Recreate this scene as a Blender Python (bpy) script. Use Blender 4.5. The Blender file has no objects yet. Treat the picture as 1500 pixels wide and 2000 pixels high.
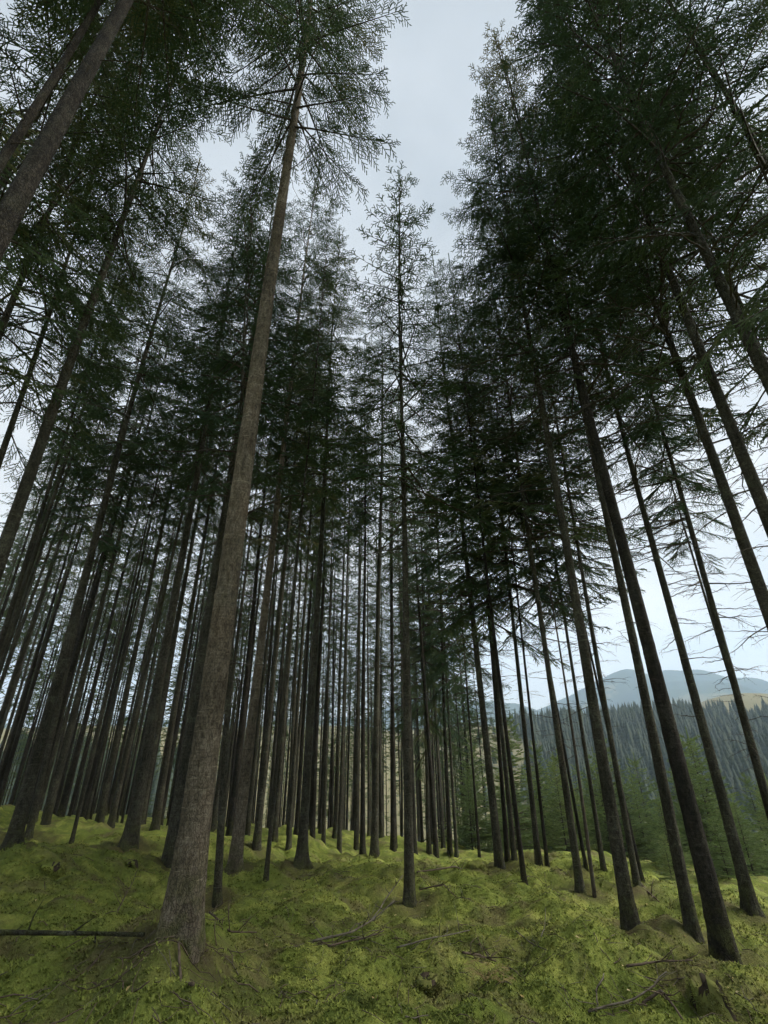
import bpy, bmesh, math, random
import numpy as np
from mathutils import Vector, Matrix

# ------------------------------------------------------------------ camera, sky, sun, exposure
SC = bpy.context.scene
COL = SC.collection
CAM = np.array([0.0, 0.0, 1.5])
FPX = 920.0                                   # focal length in pixels of the 1500x2000 photograph
PITCH = math.atan(450 / 920)
_R0 = np.array([1.0, 0, 0]); _U0 = np.array([0, -math.sin(PITCH), math.cos(PITCH)])
CF = np.array([0, math.cos(PITCH), math.sin(PITCH)])
_s = 0.0106; _c = math.sqrt(1 - _s * _s)
CR = _R0 * _c - _U0 * _s
CU = _U0 * _c + _R0 * _s
cam = bpy.data.cameras.new('camera')
cam.sensor_fit = 'VERTICAL'; cam.sensor_height = 24; cam.sensor_width = 18
cam.lens = 24 * FPX / 2000
cam.clip_start = 0.05; cam.clip_end = 20000
camo = bpy.data.objects.new('camera', cam); COL.objects.link(camo)
camo.matrix_world = Matrix(((CR[0], CU[0], -CF[0], CAM[0]), (CR[1], CU[1], -CF[1], CAM[1]),
                            (CR[2], CU[2], -CF[2], CAM[2]), (0, 0, 0, 1)))
SC.camera = camo

SUN_DIR = Vector((0.92, 0.06, 0.86)).normalized()        # towards the veiled sun
SKY_STRENGTH = 0.10
w = bpy.data.worlds.new('World'); SC.world = w; w.use_nodes = True
nt = w.node_tree; nt.nodes.clear()
out = nt.nodes.new('ShaderNodeOutputWorld'); bg = nt.nodes.new('ShaderNodeBackground')
sky = nt.nodes.new('ShaderNodeTexSky'); sky.sky_type = 'NISHITA'; sky.sun_disc = False
sky.sun_elevation = math.asin(SUN_DIR.z); sky.sun_rotation = math.atan2(SUN_DIR.x, SUN_DIR.y)
tc = nt.nodes.new('ShaderNodeTexCoord'); mp = nt.nodes.new('ShaderNodeMapping')
mp.inputs['Scale'].default_value = (1.0, 1.0, 2.2)
cn = nt.nodes.new('ShaderNodeTexNoise'); cn.inputs['Scale'].default_value = 1.9; cn.inputs['Detail'].default_value = 6
cn.inputs['Roughness'].default_value = 0.5
cr = nt.nodes.new('ShaderNodeValToRGB')
cr.color_ramp.elements[0].position = 0.32; cr.color_ramp.elements[0].color = (4.4, 4.75, 4.95, 1)
cr.color_ramp.elements[1].position = 0.68; cr.color_ramp.elements[1].color = (6.9, 7.1, 7.2, 1)
mx = nt.nodes.new('ShaderNodeMix'); mx.data_type = 'RGBA'; mx.inputs[0].default_value = 0.9   # overcast veil over the blue
nt.links.new(tc.outputs['Generated'], mp.inputs['Vector']); nt.links.new(mp.outputs['Vector'], cn.inputs['Vector'])
nt.links.new(cn.outputs['Fac'], cr.inputs['Fac'])
nt.links.new(sky.outputs['Color'], mx.inputs[6]); nt.links.new(cr.outputs['Color'], mx.inputs[7])
sxyz = nt.nodes.new('ShaderNodeSeparateXYZ'); nt.links.new(tc.outputs['Generated'], sxyz.inputs[0])
hr = nt.nodes.new('ShaderNodeValToRGB'); nt.links.new(sxyz.outputs['Z'], hr.inputs['Fac'])          # thinner, whiter cloud towards the horizon
hr.color_ramp.elements[0].position = 0.0; hr.color_ramp.elements[0].color = (1.72, 1.57, 1.42, 1)
hr.color_ramp.elements[1].position = 0.85; hr.color_ramp.elements[1].color = (0.84, 0.86, 0.88, 1)
mh = nt.nodes.new('ShaderNodeMix'); mh.data_type = 'RGBA'; mh.blend_type = 'MULTIPLY'; mh.inputs[0].default_value = 1.0
nt.links.new(mx.outputs[2], mh.inputs[6]); nt.links.new(hr.outputs['Color'], mh.inputs[7])
nt.links.new(mh.outputs[2], bg.inputs['Color']); bg.inputs['Strength'].default_value = SKY_STRENGTH
nt.links.new(bg.outputs['Background'], out.inputs['Surface'])

sun = bpy.data.lights.new('sun', 'SUN'); sun.energy = 4.9; sun.angle = math.radians(26); sun.color = (1, 0.95, 0.86)
suno = bpy.data.objects.new('sun', sun); COL.objects.link(suno)
suno.rotation_euler = SUN_DIR.to_track_quat('Z', 'Y').to_euler()

SC.view_settings.view_transform = 'Standard'; SC.view_settings.look = 'None'
SC.view_settings.exposure = 0.47; SC.view_settings.gamma = 1.0
SC.render.engine = 'CYCLES'
SC.cycles.max_bounces = 4; SC.cycles.diffuse_bounces = 4; SC.cycles.glossy_bounces = 2
SC.cycles.transmission_bounces = 2; SC.cycles.volume_bounces = 1
SC.cycles.use_adaptive_sampling = True; SC.cycles.adaptive_threshold = 0.07; SC.cycles.adaptive_min_samples = 24
SC.cycles.use_denoising = True
try:
    SC.cycles.denoiser = 'OPENIMAGEDENOISE'; SC.cycles.denoising_input_passes = 'RGB_ALBEDO_NORMAL'
except Exception:
    pass

rng = np.random.default_rng(7)
random.seed(7)

# ------------------------------------------------------------------ helpers
def ray(px, py):
    d = CF + CR * ((px - 750) / FPX) + CU * ((1000 - py) / FPX)
    return d / np.linalg.norm(d)

def pix(P):
    v = np.asarray(P) - CAM; z = v @ CF
    return 750 + FPX * (v @ CR) / z, 1000 - FPX * (v @ CU) / z, z

_perm = np.random.default_rng(3).permutation(4096).astype(np.int64)
_perm = np.concatenate([_perm, _perm])
def noise2(x, y, seed=0):
    x = np.asarray(x, float) + seed * 37.31; y = np.asarray(y, float) + seed * 91.7
    xi = np.floor(x).astype(np.int64); yi = np.floor(y).astype(np.int64)
    fx = x - xi; fy = y - yi
    def g(ix, iy, dx, dy):
        h = _perm[(_perm[ix & 4095] + iy) & 4095] * (2 * math.pi / 4096)
        return np.cos(h) * dx + np.sin(h) * dy
    u = fx * fx * fx * (fx * (fx * 6 - 15) + 10); v = fy * fy * fy * (fy * (fy * 6 - 15) + 10)
    a = g(xi, yi, fx, fy) * (1 - u) + g(xi + 1, yi, fx - 1, fy) * u
    b = g(xi, yi + 1, fx, fy - 1) * (1 - u) + g(xi + 1, yi + 1, fx - 1, fy - 1) * u
    return (a * (1 - v) + b * v) * 1.5

def sstep(a, b, x):
    t = np.clip((x - a) / (b - a), 0, 1); return t * t * (3 - 2 * t)

BUMPS = []                                            # moss hummocks: x, y, radius, height
def ground_base(x, y):
    x = np.asarray(x, float); y = np.asarray(y, float)
    r = np.hypot(x, y); yp = np.maximum(y, -40)
    loc = -0.08 * np.clip(x, -70, 70) - 0.075 * yp - 0.0012 * np.maximum(yp, 0) ** 2
    az = np.degrees(np.arctan2(x, np.maximum(y, 1e-6)))
    # open valley, meadow slope and wooded hillside on the far side
    rise = -34 + 50 * sstep(130, 560, r) + 34 * sstep(430, 800, r) * sstep(25, 36, az)
    rise = rise + 9 * noise2(x / 140, y / 140, 5)
    far = np.where(y > 0, rise, -20.0)
    far = far * (1 - sstep(900, 1600, r)) + (-60) * sstep(900, 1600, r)
    s = sstep(58, 125, r)
    return loc * (1 - s) + far * s

def ground(x, y, fine=True):
    x = np.asarray(x, float); y = np.asarray(y, float)
    r = np.hypot(x, y)
    h = ground_base(x, y)
    n = 0.22 * noise2(x / 2.1, y / 2.1, 1) + 0.145 * noise2(x / 0.95, y / 0.95, 2) + 0.40 * noise2(x / 9, y / 9, 3) * sstep(4, 14, r)
    if fine:
        n = n + 0.15 * np.abs(noise2(x / 0.46, y / 0.46, 4)) + 0.05 * np.abs(noise2(x / 0.19, y / 0.19, 6)) + 0.010 * noise2(x / 0.07, y / 0.07, 8)
    h = h + n * (1 - sstep(40, 70, r))
    for bx, by, br, bh in BUMPS:
        d2 = ((x - bx) ** 2 + (y - by) ** 2) / (br * br)
        h = h + bh * np.exp(-d2)
    return h

def hit(px, py):
    d = ray(px, py); t = 1.0
    lo = hi = None
    while t < 400:
        P = CAM + d * t
        if P[2] < ground(P[0], P[1], False):
            lo, hi = t / 1.02 - 0.02, t; break
        t = t * 1.02 + 0.02
    if hi is None:
        return None
    for _ in range(24):
        m = (lo + hi) / 2; P = CAM + d * m
        if P[2] < ground(P[0], P[1], False): hi = m
        else: lo = m
    return CAM + d * hi

def tag(o, label=None, cat=None, group=None, kind=None):
    if label: o['label'] = label
    if cat: o['category'] = cat
    if group: o['group'] = group
    if kind: o['kind'] = kind
    return o

def link(name, data, parent=None):
    o = bpy.data.objects.new(name, data); COL.objects.link(o)
    if parent is not None: o.parent = parent
    return o

def mesh_np(name, V, Q=None, T=None, mats=(), mi_q=None, mi_t=None, smooth=False):
    """mesh from numpy vertices, quads and triangles"""
    me = bpy.data.meshes.new(name)
    V = np.asarray(V, np.float32)
    Q = np.zeros((0, 4), np.int32) if Q is None else np.asarray(Q, np.int32)
    T = np.zeros((0, 3), np.int32) if T is None else np.asarray(T, np.int32)
    nq, ntr = len(Q), len(T)
    me.vertices.add(len(V)); me.vertices.foreach_set('co', V.ravel())
    me.loops.add(nq * 4 + ntr * 3)
    me.loops.foreach_set('vertex_index', np.concatenate([Q.ravel(), T.ravel()]).astype(np.int32))
    me.polygons.add(nq + ntr)
    st = np.concatenate([np.arange(nq) * 4, nq * 4 + np.arange(ntr) * 3]).astype(np.int32)
    me.polygons.foreach_set('loop_start', st)
    for m in mats: me.materials.append(m)
    mi = np.concatenate([np.zeros(nq, np.int32) if mi_q is None else np.asarray(mi_q, np.int32),
                         np.zeros(ntr, np.int32) if mi_t is None else np.asarray(mi_t, np.int32)])
    me.polygons.foreach_set('material_index', mi)
    if smooth: me.polygons.foreach_set('use_smooth', np.ones(nq + ntr, bool))
    me.update(calc_edges=True); me.validate()
    return me

class MB:
    """collects tubes and blades into one mesh"""
    def __init__(s): s.V = []; s.Q = []; s.T = []; s.mq = []; s.mt = []; s.n = 0
    def add(s, V, Q=None, T=None, m=0):
        V = np.asarray(V, float)
        if Q is not None and len(Q):
            s.Q.append(np.asarray(Q) + s.n); s.mq.append(np.full(len(Q), m))
        if T is not None and len(T):
            s.T.append(np.asarray(T) + s.n); s.mt.append(np.full(len(T), m))
        s.V.append(V); s.n += len(V)
    def tube(s, pts, rad, k=5, m=0, cap=True):
        pts = np.asarray(pts, float); n = len(pts); rad = np.broadcast_to(np.asarray(rad, float), (n,))
        tg = np.gradient(pts, axis=0); tg /= np.linalg.norm(tg, axis=1)[:, None] + 1e-9
        ref = np.array([0, 0, 1.0]) if abs(tg[0, 2]) < 0.9 else np.array([1.0, 0, 0])
        a = np.cross(tg, ref); a /= np.linalg.norm(a, axis=1)[:, None] + 1e-9
        b = np.cross(tg, a)
        th = np.arange(k) * 2 * math.pi / k
        V = pts[:, None] + rad[:, None, None] * (a[:, None] * np.cos(th)[None, :, None] + b[:, None] * np.sin(th)[None, :, None])
        i = np.arange(n - 1)[:, None] * k; j = np.arange(k)[None]; j2 = (j + 1) % k
        Q = np.stack([i + j, i + j2, i + k + j2, i + k + j], -1).reshape(-1, 4)
        V = V.reshape(-1, 3); T = None
        if cap:
            V = np.vstack([V, pts[:1], pts[-1:]])
            jj = np.arange(k)
            T = np.vstack([np.stack([np.full(k, n * k), (jj + 1) % k, jj], 1),
                           np.stack([np.full(k, n * k + 1), (n - 1) * k + jj, (n - 1) * k + (jj + 1) % k], 1)])
        s.add(V, Q, T, m)
    def blades(s, P, D, L, W, m=0, cross=True):
        """needle-clad shoots: slim spindles made of two crossed diamonds"""
        P = np.asarray(P, float); D = np.asarray(D, float); n = len(P)
        if n == 0: return
        L = np.broadcast_to(np.asarray(L, float), (n,))[:, None]; W = np.broadcast_to(np.asarray(W, float), (n,))[:, None]
        D = D / (np.linalg.norm(D, axis=1)[:, None] + 1e-9)
        ref = np.where(np.abs(D[:, 2:3]) < 0.9, np.array([[0, 0, 1.0]]), np.array([[1.0, 0, 0]]))
        a = np.cross(D, ref); a /= np.linalg.norm(a, axis=1)[:, None] + 1e-9
        b = np.cross(D, a)
        mid = P + D * L * 0.5
        if cross:
            E = P + D * L
            V = np.stack([P - a * W * .7, P + a * W * .7, E + a * W * .55, E - a * W * .55,
                          P - b * W * .7, P + b * W * .7, E + b * W * .55, E - b * W * .55], 1).reshape(-1, 3)
            Q = np.arange(2 * n)[:, None] * 4 + np.array([[0, 1, 2, 3]])
        else:
            V = np.stack([P, mid + a * W, P + D * L, mid - a * W], 1).reshape(-1, 3)
            Q = np.arange(n)[:, None] * 4 + np.array([[0, 1, 2, 3]])
        s.add(V, Q, None, m)
    def mesh(s, name, mats, smooth=False):
        V = np.vstack(s.V)
        Q = np.vstack(s.Q) if s.Q else None; T = np.vstack(s.T) if s.T else None
        return mesh_np(name, V, Q, T, mats, np.concatenate(s.mq) if s.mq else None,
                       np.concatenate(s.mt) if s.mt else None, smooth)

# ------------------------------------------------------------------ materials
class NT:
    def __init__(s, name):
        s.m = bpy.data.materials.new(name); s.m.use_nodes = True; s.t = s.m.node_tree; s.t.nodes.clear()
        s.o = s.n('ShaderNodeOutputMaterial'); s.b = s.n('ShaderNodeBsdfPrincipled')
        s.l(s.b.outputs[0], s.o.inputs['Surface'])
    def n(s, k, **kw):
        x = s.t.nodes.new(k)
        for a, v in kw.items(): setattr(x, a, v)
        return x
    def l(s, a, b): s.t.links.new(a, b)
    def vec(s, kind='Object', scale=(1, 1, 1)):
        mp = s.n('ShaderNodeMapping'); mp.inputs['Scale'].default_value = scale
        if kind == 'World': s.l(s.n('ShaderNodeNewGeometry').outputs['Position'], mp.inputs['Vector'])
        else: s.l(s.n('ShaderNodeTexCoord').outputs[kind], mp.inputs['Vector'])
        return mp.outputs[0]
    def noise(s, v, scale, detail=4, rough=0.55, dist=0):
        x = s.n('ShaderNodeTexNoise'); x.inputs['Scale'].default_value = scale; x.inputs['Detail'].default_value = detail
        x.inputs['Roughness'].default_value = rough; x.inputs['Distortion'].default_value = dist
        s.l(v, x.inputs['Vector']); return x.outputs['Fac']
    def ramp(s, f, stops):
        x = s.n('ShaderNodeValToRGB'); e = x.color_ramp.elements
        while len(e) < len(stops): e.new(0.5)
        for i, (p, c) in enumerate(stops): e[i].position = p; e[i].color = (*c, 1) if len(c) == 3 else c
        s.l(f, x.inputs['Fac']); return x.outputs['Color']
    def mix(s, f, a, b, mode='MIX'):
        x = s.n('ShaderNodeMix', data_type='RGBA', blend_type=mode)
        for i, v in ((0, f), (6, a), (7, b)):
            if hasattr(v, 'is_linked') or hasattr(v, 'links'): s.l(v, x.inputs[i])
            elif i == 0: x.inputs[0].default_value = v
            else: x.inputs[i].default_value = (*v, 1)
        return x.outputs[2]
    def math(s, op, a, b=0.0, clamp=False):
        x = s.n('ShaderNodeMath', operation=op); x.use_clamp = clamp
        for i, v in ((0, a), (1, b)):
            if isinstance(v, (int, float)): x.inputs[i].default_value = v
            else: s.l(v, x.inputs[i])
        return x.outputs[0]
    def bump(s, h, strength, dist):
        x = s.n('ShaderNodeBump'); x.inputs['Strength'].default_value = strength; x.inputs['Distance'].default_value = dist
        s.l(h, x.inputs['Height']); s.l(x.outputs[0], s.b.inputs['Normal'])
    def done(s, col, rough=0.9, spec=0.15):
        if isinstance(col, tuple): s.b.inputs['Base Color'].default_value = (*col, 1)
        else: s.l(col, s.b.inputs['Base Color'])
        s.b.inputs['Roughness'].default_value = rough
        s.b.inputs['Specular IOR Level'].default_value = spec
        return s.m

BW = (0, 0, 0), (1, 1, 1)
def mat_bark(name, dark, light, red=(0.10, 0.055, 0.035), redamt=0.35, lichen=0.35, crk=0.42):
    k = NT(name)
    v = k.vec('Object'); vf = k.vec('Object', (26, 26, 11)); vh = k.vec('Object', (5, 5, 34))
    n1 = k.noise(vf, 1.0, 5, 0.65, 0.4)
    vo = k.n('ShaderNodeTexVoronoi', feature='DISTANCE_TO_EDGE'); vo.inputs['Scale'].default_value = 1.0
    wn = k.n('ShaderNodeTexNoise'); wn.inputs['Scale'].default_value = 16; wn.inputs['Detail'].default_value = 3; k.l(v, wn.inputs['Vector'])
    wv = k.n('ShaderNodeVectorMath', operation='MULTIPLY_ADD'); wv.inputs[1].default_value = (3.2, 3.2, 2.2)
    k.l(wn.outputs['Color'], wv.inputs[0]); k.l(k.vec('Object', (46, 46, 20)), wv.inputs[2]); k.l(wv.outputs[0], vo.inputs['Vector'])
    crack = k.ramp(vo.outputs['Distance'], [(0.0, (crk, crk, crk)), (0.16, (1, 1, 1))])
    c = k.ramp(n1, [(0.32, dark), (0.68, light)])
    big = k.noise(v, 0.9, 3)
    info = k.n('ShaderNodeObjectInfo').outputs['Random']
    c = k.mix(k.math('MULTIPLY', k.ramp(k.math('ADD', big, k.math('MULTIPLY', k.math('SUBTRACT', info, 0.5), 0.25)), [(0.42, BW[0]), (0.62, BW[1])]), redamt), c, red)
    fl = k.ramp(k.noise(vh, 1.0, 4, 0.6, 0.6), [(0.60, BW[0]), (0.70, BW[1])])       # pale cross flecks
    c = k.mix(k.math('MULTIPLY', fl, 0.7), c, tuple(min(1, x * 1.7) for x in light))
    li = k.ramp(k.noise(v, 3.1, 5, 0.6), [(0.50, BW[0]), (0.66, BW[1])])
    c = k.mix(k.math('MULTIPLY', li, lichen), c, (0.135, 0.14, 0.095))
    st = k.ramp(k.noise(k.vec('Object', (2.2, 2.2, 70)), 1.0, 3, 0.6, 0.3), [(0.44, BW[0]), (0.56, BW[1])])           # fine rings across the stem
    c = k.mix(k.math('MULTIPLY', st, 0.22), c, tuple(x * .45 for x in dark))
    pa = k.ramp(k.noise(k.vec('Object', (1.2, 1.2, .5)), 1.7, 4, 0.6), [(0.40, (0.62, 0.62, 0.60)), (0.62, (1.2, 1.2, 1.2))])
    c = k.mix(1.0, c, pa, 'MULTIPLY')
    sp = k.n('ShaderNodeSeparateXYZ'); k.l(v, sp.inputs[0])
    foot = k.math('SUBTRACT', 1.0, k.math('DIVIDE', sp.outputs['Z'], 0.75), True)        # moss creeping up the foot
    mo = k.math('MULTIPLY', foot, k.ramp(k.noise(v, 6.0, 4, 0.6), [(0.40, BW[0]), (0.62, BW[1])]))
    c = k.mix(k.math('MULTIPLY', mo, 0.75), c, (0.085, 0.095, 0.025))
    c = k.mix(1.0, c, crack, 'MULTIPLY')
    h = k.math('ADD', k.math('MULTIPLY', n1, 0.9), k.math('ADD', k.math('MULTIPLY', fl, 0.25), k.math('MULTIPLY', crack, 0.5)))
    k.bump(h, 0.9, 0.022)
    return k.done(c, 0.92, 0.12)

M_BARK = mat_bark('bark_grey', (0.034, 0.032, 0.023), (0.115, 0.108, 0.078), (0.070, 0.052, 0.036), 0.15, 0.5)
M_BARK_PALE = mat_bark('bark_pale_brown', (0.085, 0.068, 0.048), (0.255, 0.215, 0.158), (0.165, 0.112, 0.072), 0.4, 0.22, 0.5)
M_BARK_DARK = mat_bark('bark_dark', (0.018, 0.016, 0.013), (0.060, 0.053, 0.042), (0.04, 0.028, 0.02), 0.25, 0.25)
def mat_wood(name, a, b):
    k = NT(name); n = k.noise(k.vec('Object', (14, 14, 14)), 1.0, 4, 0.6)
    k.bump(n, 0.5, 0.01)
    return k.done(k.ramp(n, [(0.3, a), (0.7, b)]), 0.9, 0.12)
M_TWIG = mat_wood('twig_dark', (0.035, 0.029, 0.022), (0.085, 0.072, 0.055))
M_STICK = mat_wood('stick_weathered', (0.060, 0.052, 0.038), (0.15, 0.132, 0.10))
M_STICKB = mat_wood('stick_brown', (0.05, 0.038, 0.027), (0.13, 0.10, 0.072))
M_ROT = mat_wood('rotten_wood', (0.014, 0.012, 0.009), (0.060, 0.046, 0.030))
def mat_needle(name, a, b, tip, thin=0.3):
    k = NT(name)
    n = k.noise(k.vec('Object'), 0.8, 3)
    info = k.n('ShaderNodeObjectInfo').outputs['Random']
    f = k.math('ADD', n, k.math('MULTIPLY', k.math('SUBTRACT', info, 0.5), 0.3))
    c = k.ramp(f, [(0.35, a), (0.6, b), (0.78, tip)])
    k.done(c, 0.7, 0.2)
    tl = k.n('ShaderNodeBsdfTranslucent'); k.l(c, tl.inputs['Color'])
    ms = k.n('ShaderNodeMixShader'); ms.inputs[0].default_value = thin
    k.l(k.b.outputs[0], ms.inputs[1]); k.l(tl.outputs[0], ms.inputs[2]); k.l(ms.outputs[0], k.o.inputs['Surface'])
    return k.m
M_NEEDLE = mat_needle('needles', (0.048, 0.082, 0.038), (0.078, 0.116, 0.046), (0.125, 0.132, 0.050))
M_NEEDLE_SUNLIT = mat_needle('needles_sunlit_top', (0.10, 0.105, 0.035), (0.16, 0.145, 0.05), (0.22, 0.17, 0.06))  # yellow sunlight on the treetops, painted into the needle colour
M_NEEDLE_YOUNG = mat_needle('needles_young', (0.13, 0.185, 0.066), (0.185, 0.245, 0.085), (0.24, 0.27, 0.095), 0.45)
M_NEEDLE_FAR = mat_needle('needles_far', (0.045, 0.065, 0.042), (0.065, 0.088, 0.050), (0.10, 0.11, 0.055))

def mat_moss(name, tuft=False):
    k = NT(name)
    v = k.vec('World')
    n1 = k.noise(v, 0.55, 4, 0.6); n2 = k.noise(v, 2.6, 5, 0.62); n3 = k.noise(v, 21, 4, 0.65); n4 = k.noise(v, 1.25, 4, 0.6, 0.5)
    c = k.ramp(n2, [(0.34, (0.082, 0.106, 0.024)), (0.48, (0.168, 0.204, 0.040)), (0.64, (0.305, 0.328, 0.076))])
    c = k.mix(k.ramp(n1, [(0.45, BW[0]), (0.65, BW[1])]), c, (0.115, 0.15, 0.028))
    c = k.mix(k.math('MULTIPLY', k.ramp(n4, [(0.50, BW[0]), (0.64, BW[1])]), 0.7), c, (0.118, 0.090, 0.052))      # needle litter
    c = k.mix(k.math('MULTIPLY', k.ramp(n3, [(0.42, BW[1]), (0.60, BW[0])]), 0.3), c, (0.060, 0.066, 0.018))
    if tuft:
        c = k.mix(0.15, c, (0.24, 0.25, 0.07))
    else:
        at = k.n('ShaderNodeAttribute'); at.attribute_name = 'cover'                                            # r: meadow, g: hill wood floor, b: litter with painted contact shade
        sp = k.n('ShaderNodeSeparateColor'); k.l(at.outputs['Color'], sp.inputs[0])
        far = k.noise(v, 0.03, 5, 0.6); far2 = k.noise(v, 0.4, 4, 0.6)
        md = k.mix(far, (0.20, 0.17, 0.09), (0.11, 0.125, 0.055)); md = k.mix(k.math('MULTIPLY', far2, 0.5), md, (0.25, 0.205, 0.115))
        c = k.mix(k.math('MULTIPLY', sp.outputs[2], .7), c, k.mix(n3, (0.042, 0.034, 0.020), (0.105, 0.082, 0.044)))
        c = k.mix(sp.outputs[0], c, md)
        c = k.mix(sp.outputs[1], c, (0.035, 0.05, 0.022))
        k.bump(k.math('ADD', k.noise(v, 34, 4, 0.7), k.math('MULTIPLY', n3, 0.9)), 1.0, 0.03)
    return k.done(c, 0.95, 0.08)
M_MOSS = mat_moss('moss_floor'); M_TUFT = mat_moss('moss_tuft', True)
k = NT('mountain_wood'); _v = k.vec('World')
_c = k.ramp(k.noise(_v, 0.004, 6, 0.6), [(0.44, (0.035, 0.055, 0.035)), (0.60, (0.06, 0.085, 0.04)), (0.66, (0.17, 0.16, 0.07))])
M_MOUNT = k.done(_c, 0.95, 0.05)
k = NT('dry_fern'); M_FERN = k.done(k.ramp(k.noise(k.vec('Object'), 9, 3), [(0.3, (0.085, 0.065, 0.025)), (0.7, (0.22, 0.175, 0.07))]), 0.8, 0.1)
k = NT('dead_leaf'); M_LEAF = k.done(k.ramp(k.n('ShaderNodeObjectInfo').outputs['Random'], [(0.2, (0.25, 0.19, 0.07)), (0.8, (0.42, 0.36, 0.18))]), 0.7, 0.2)

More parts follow.
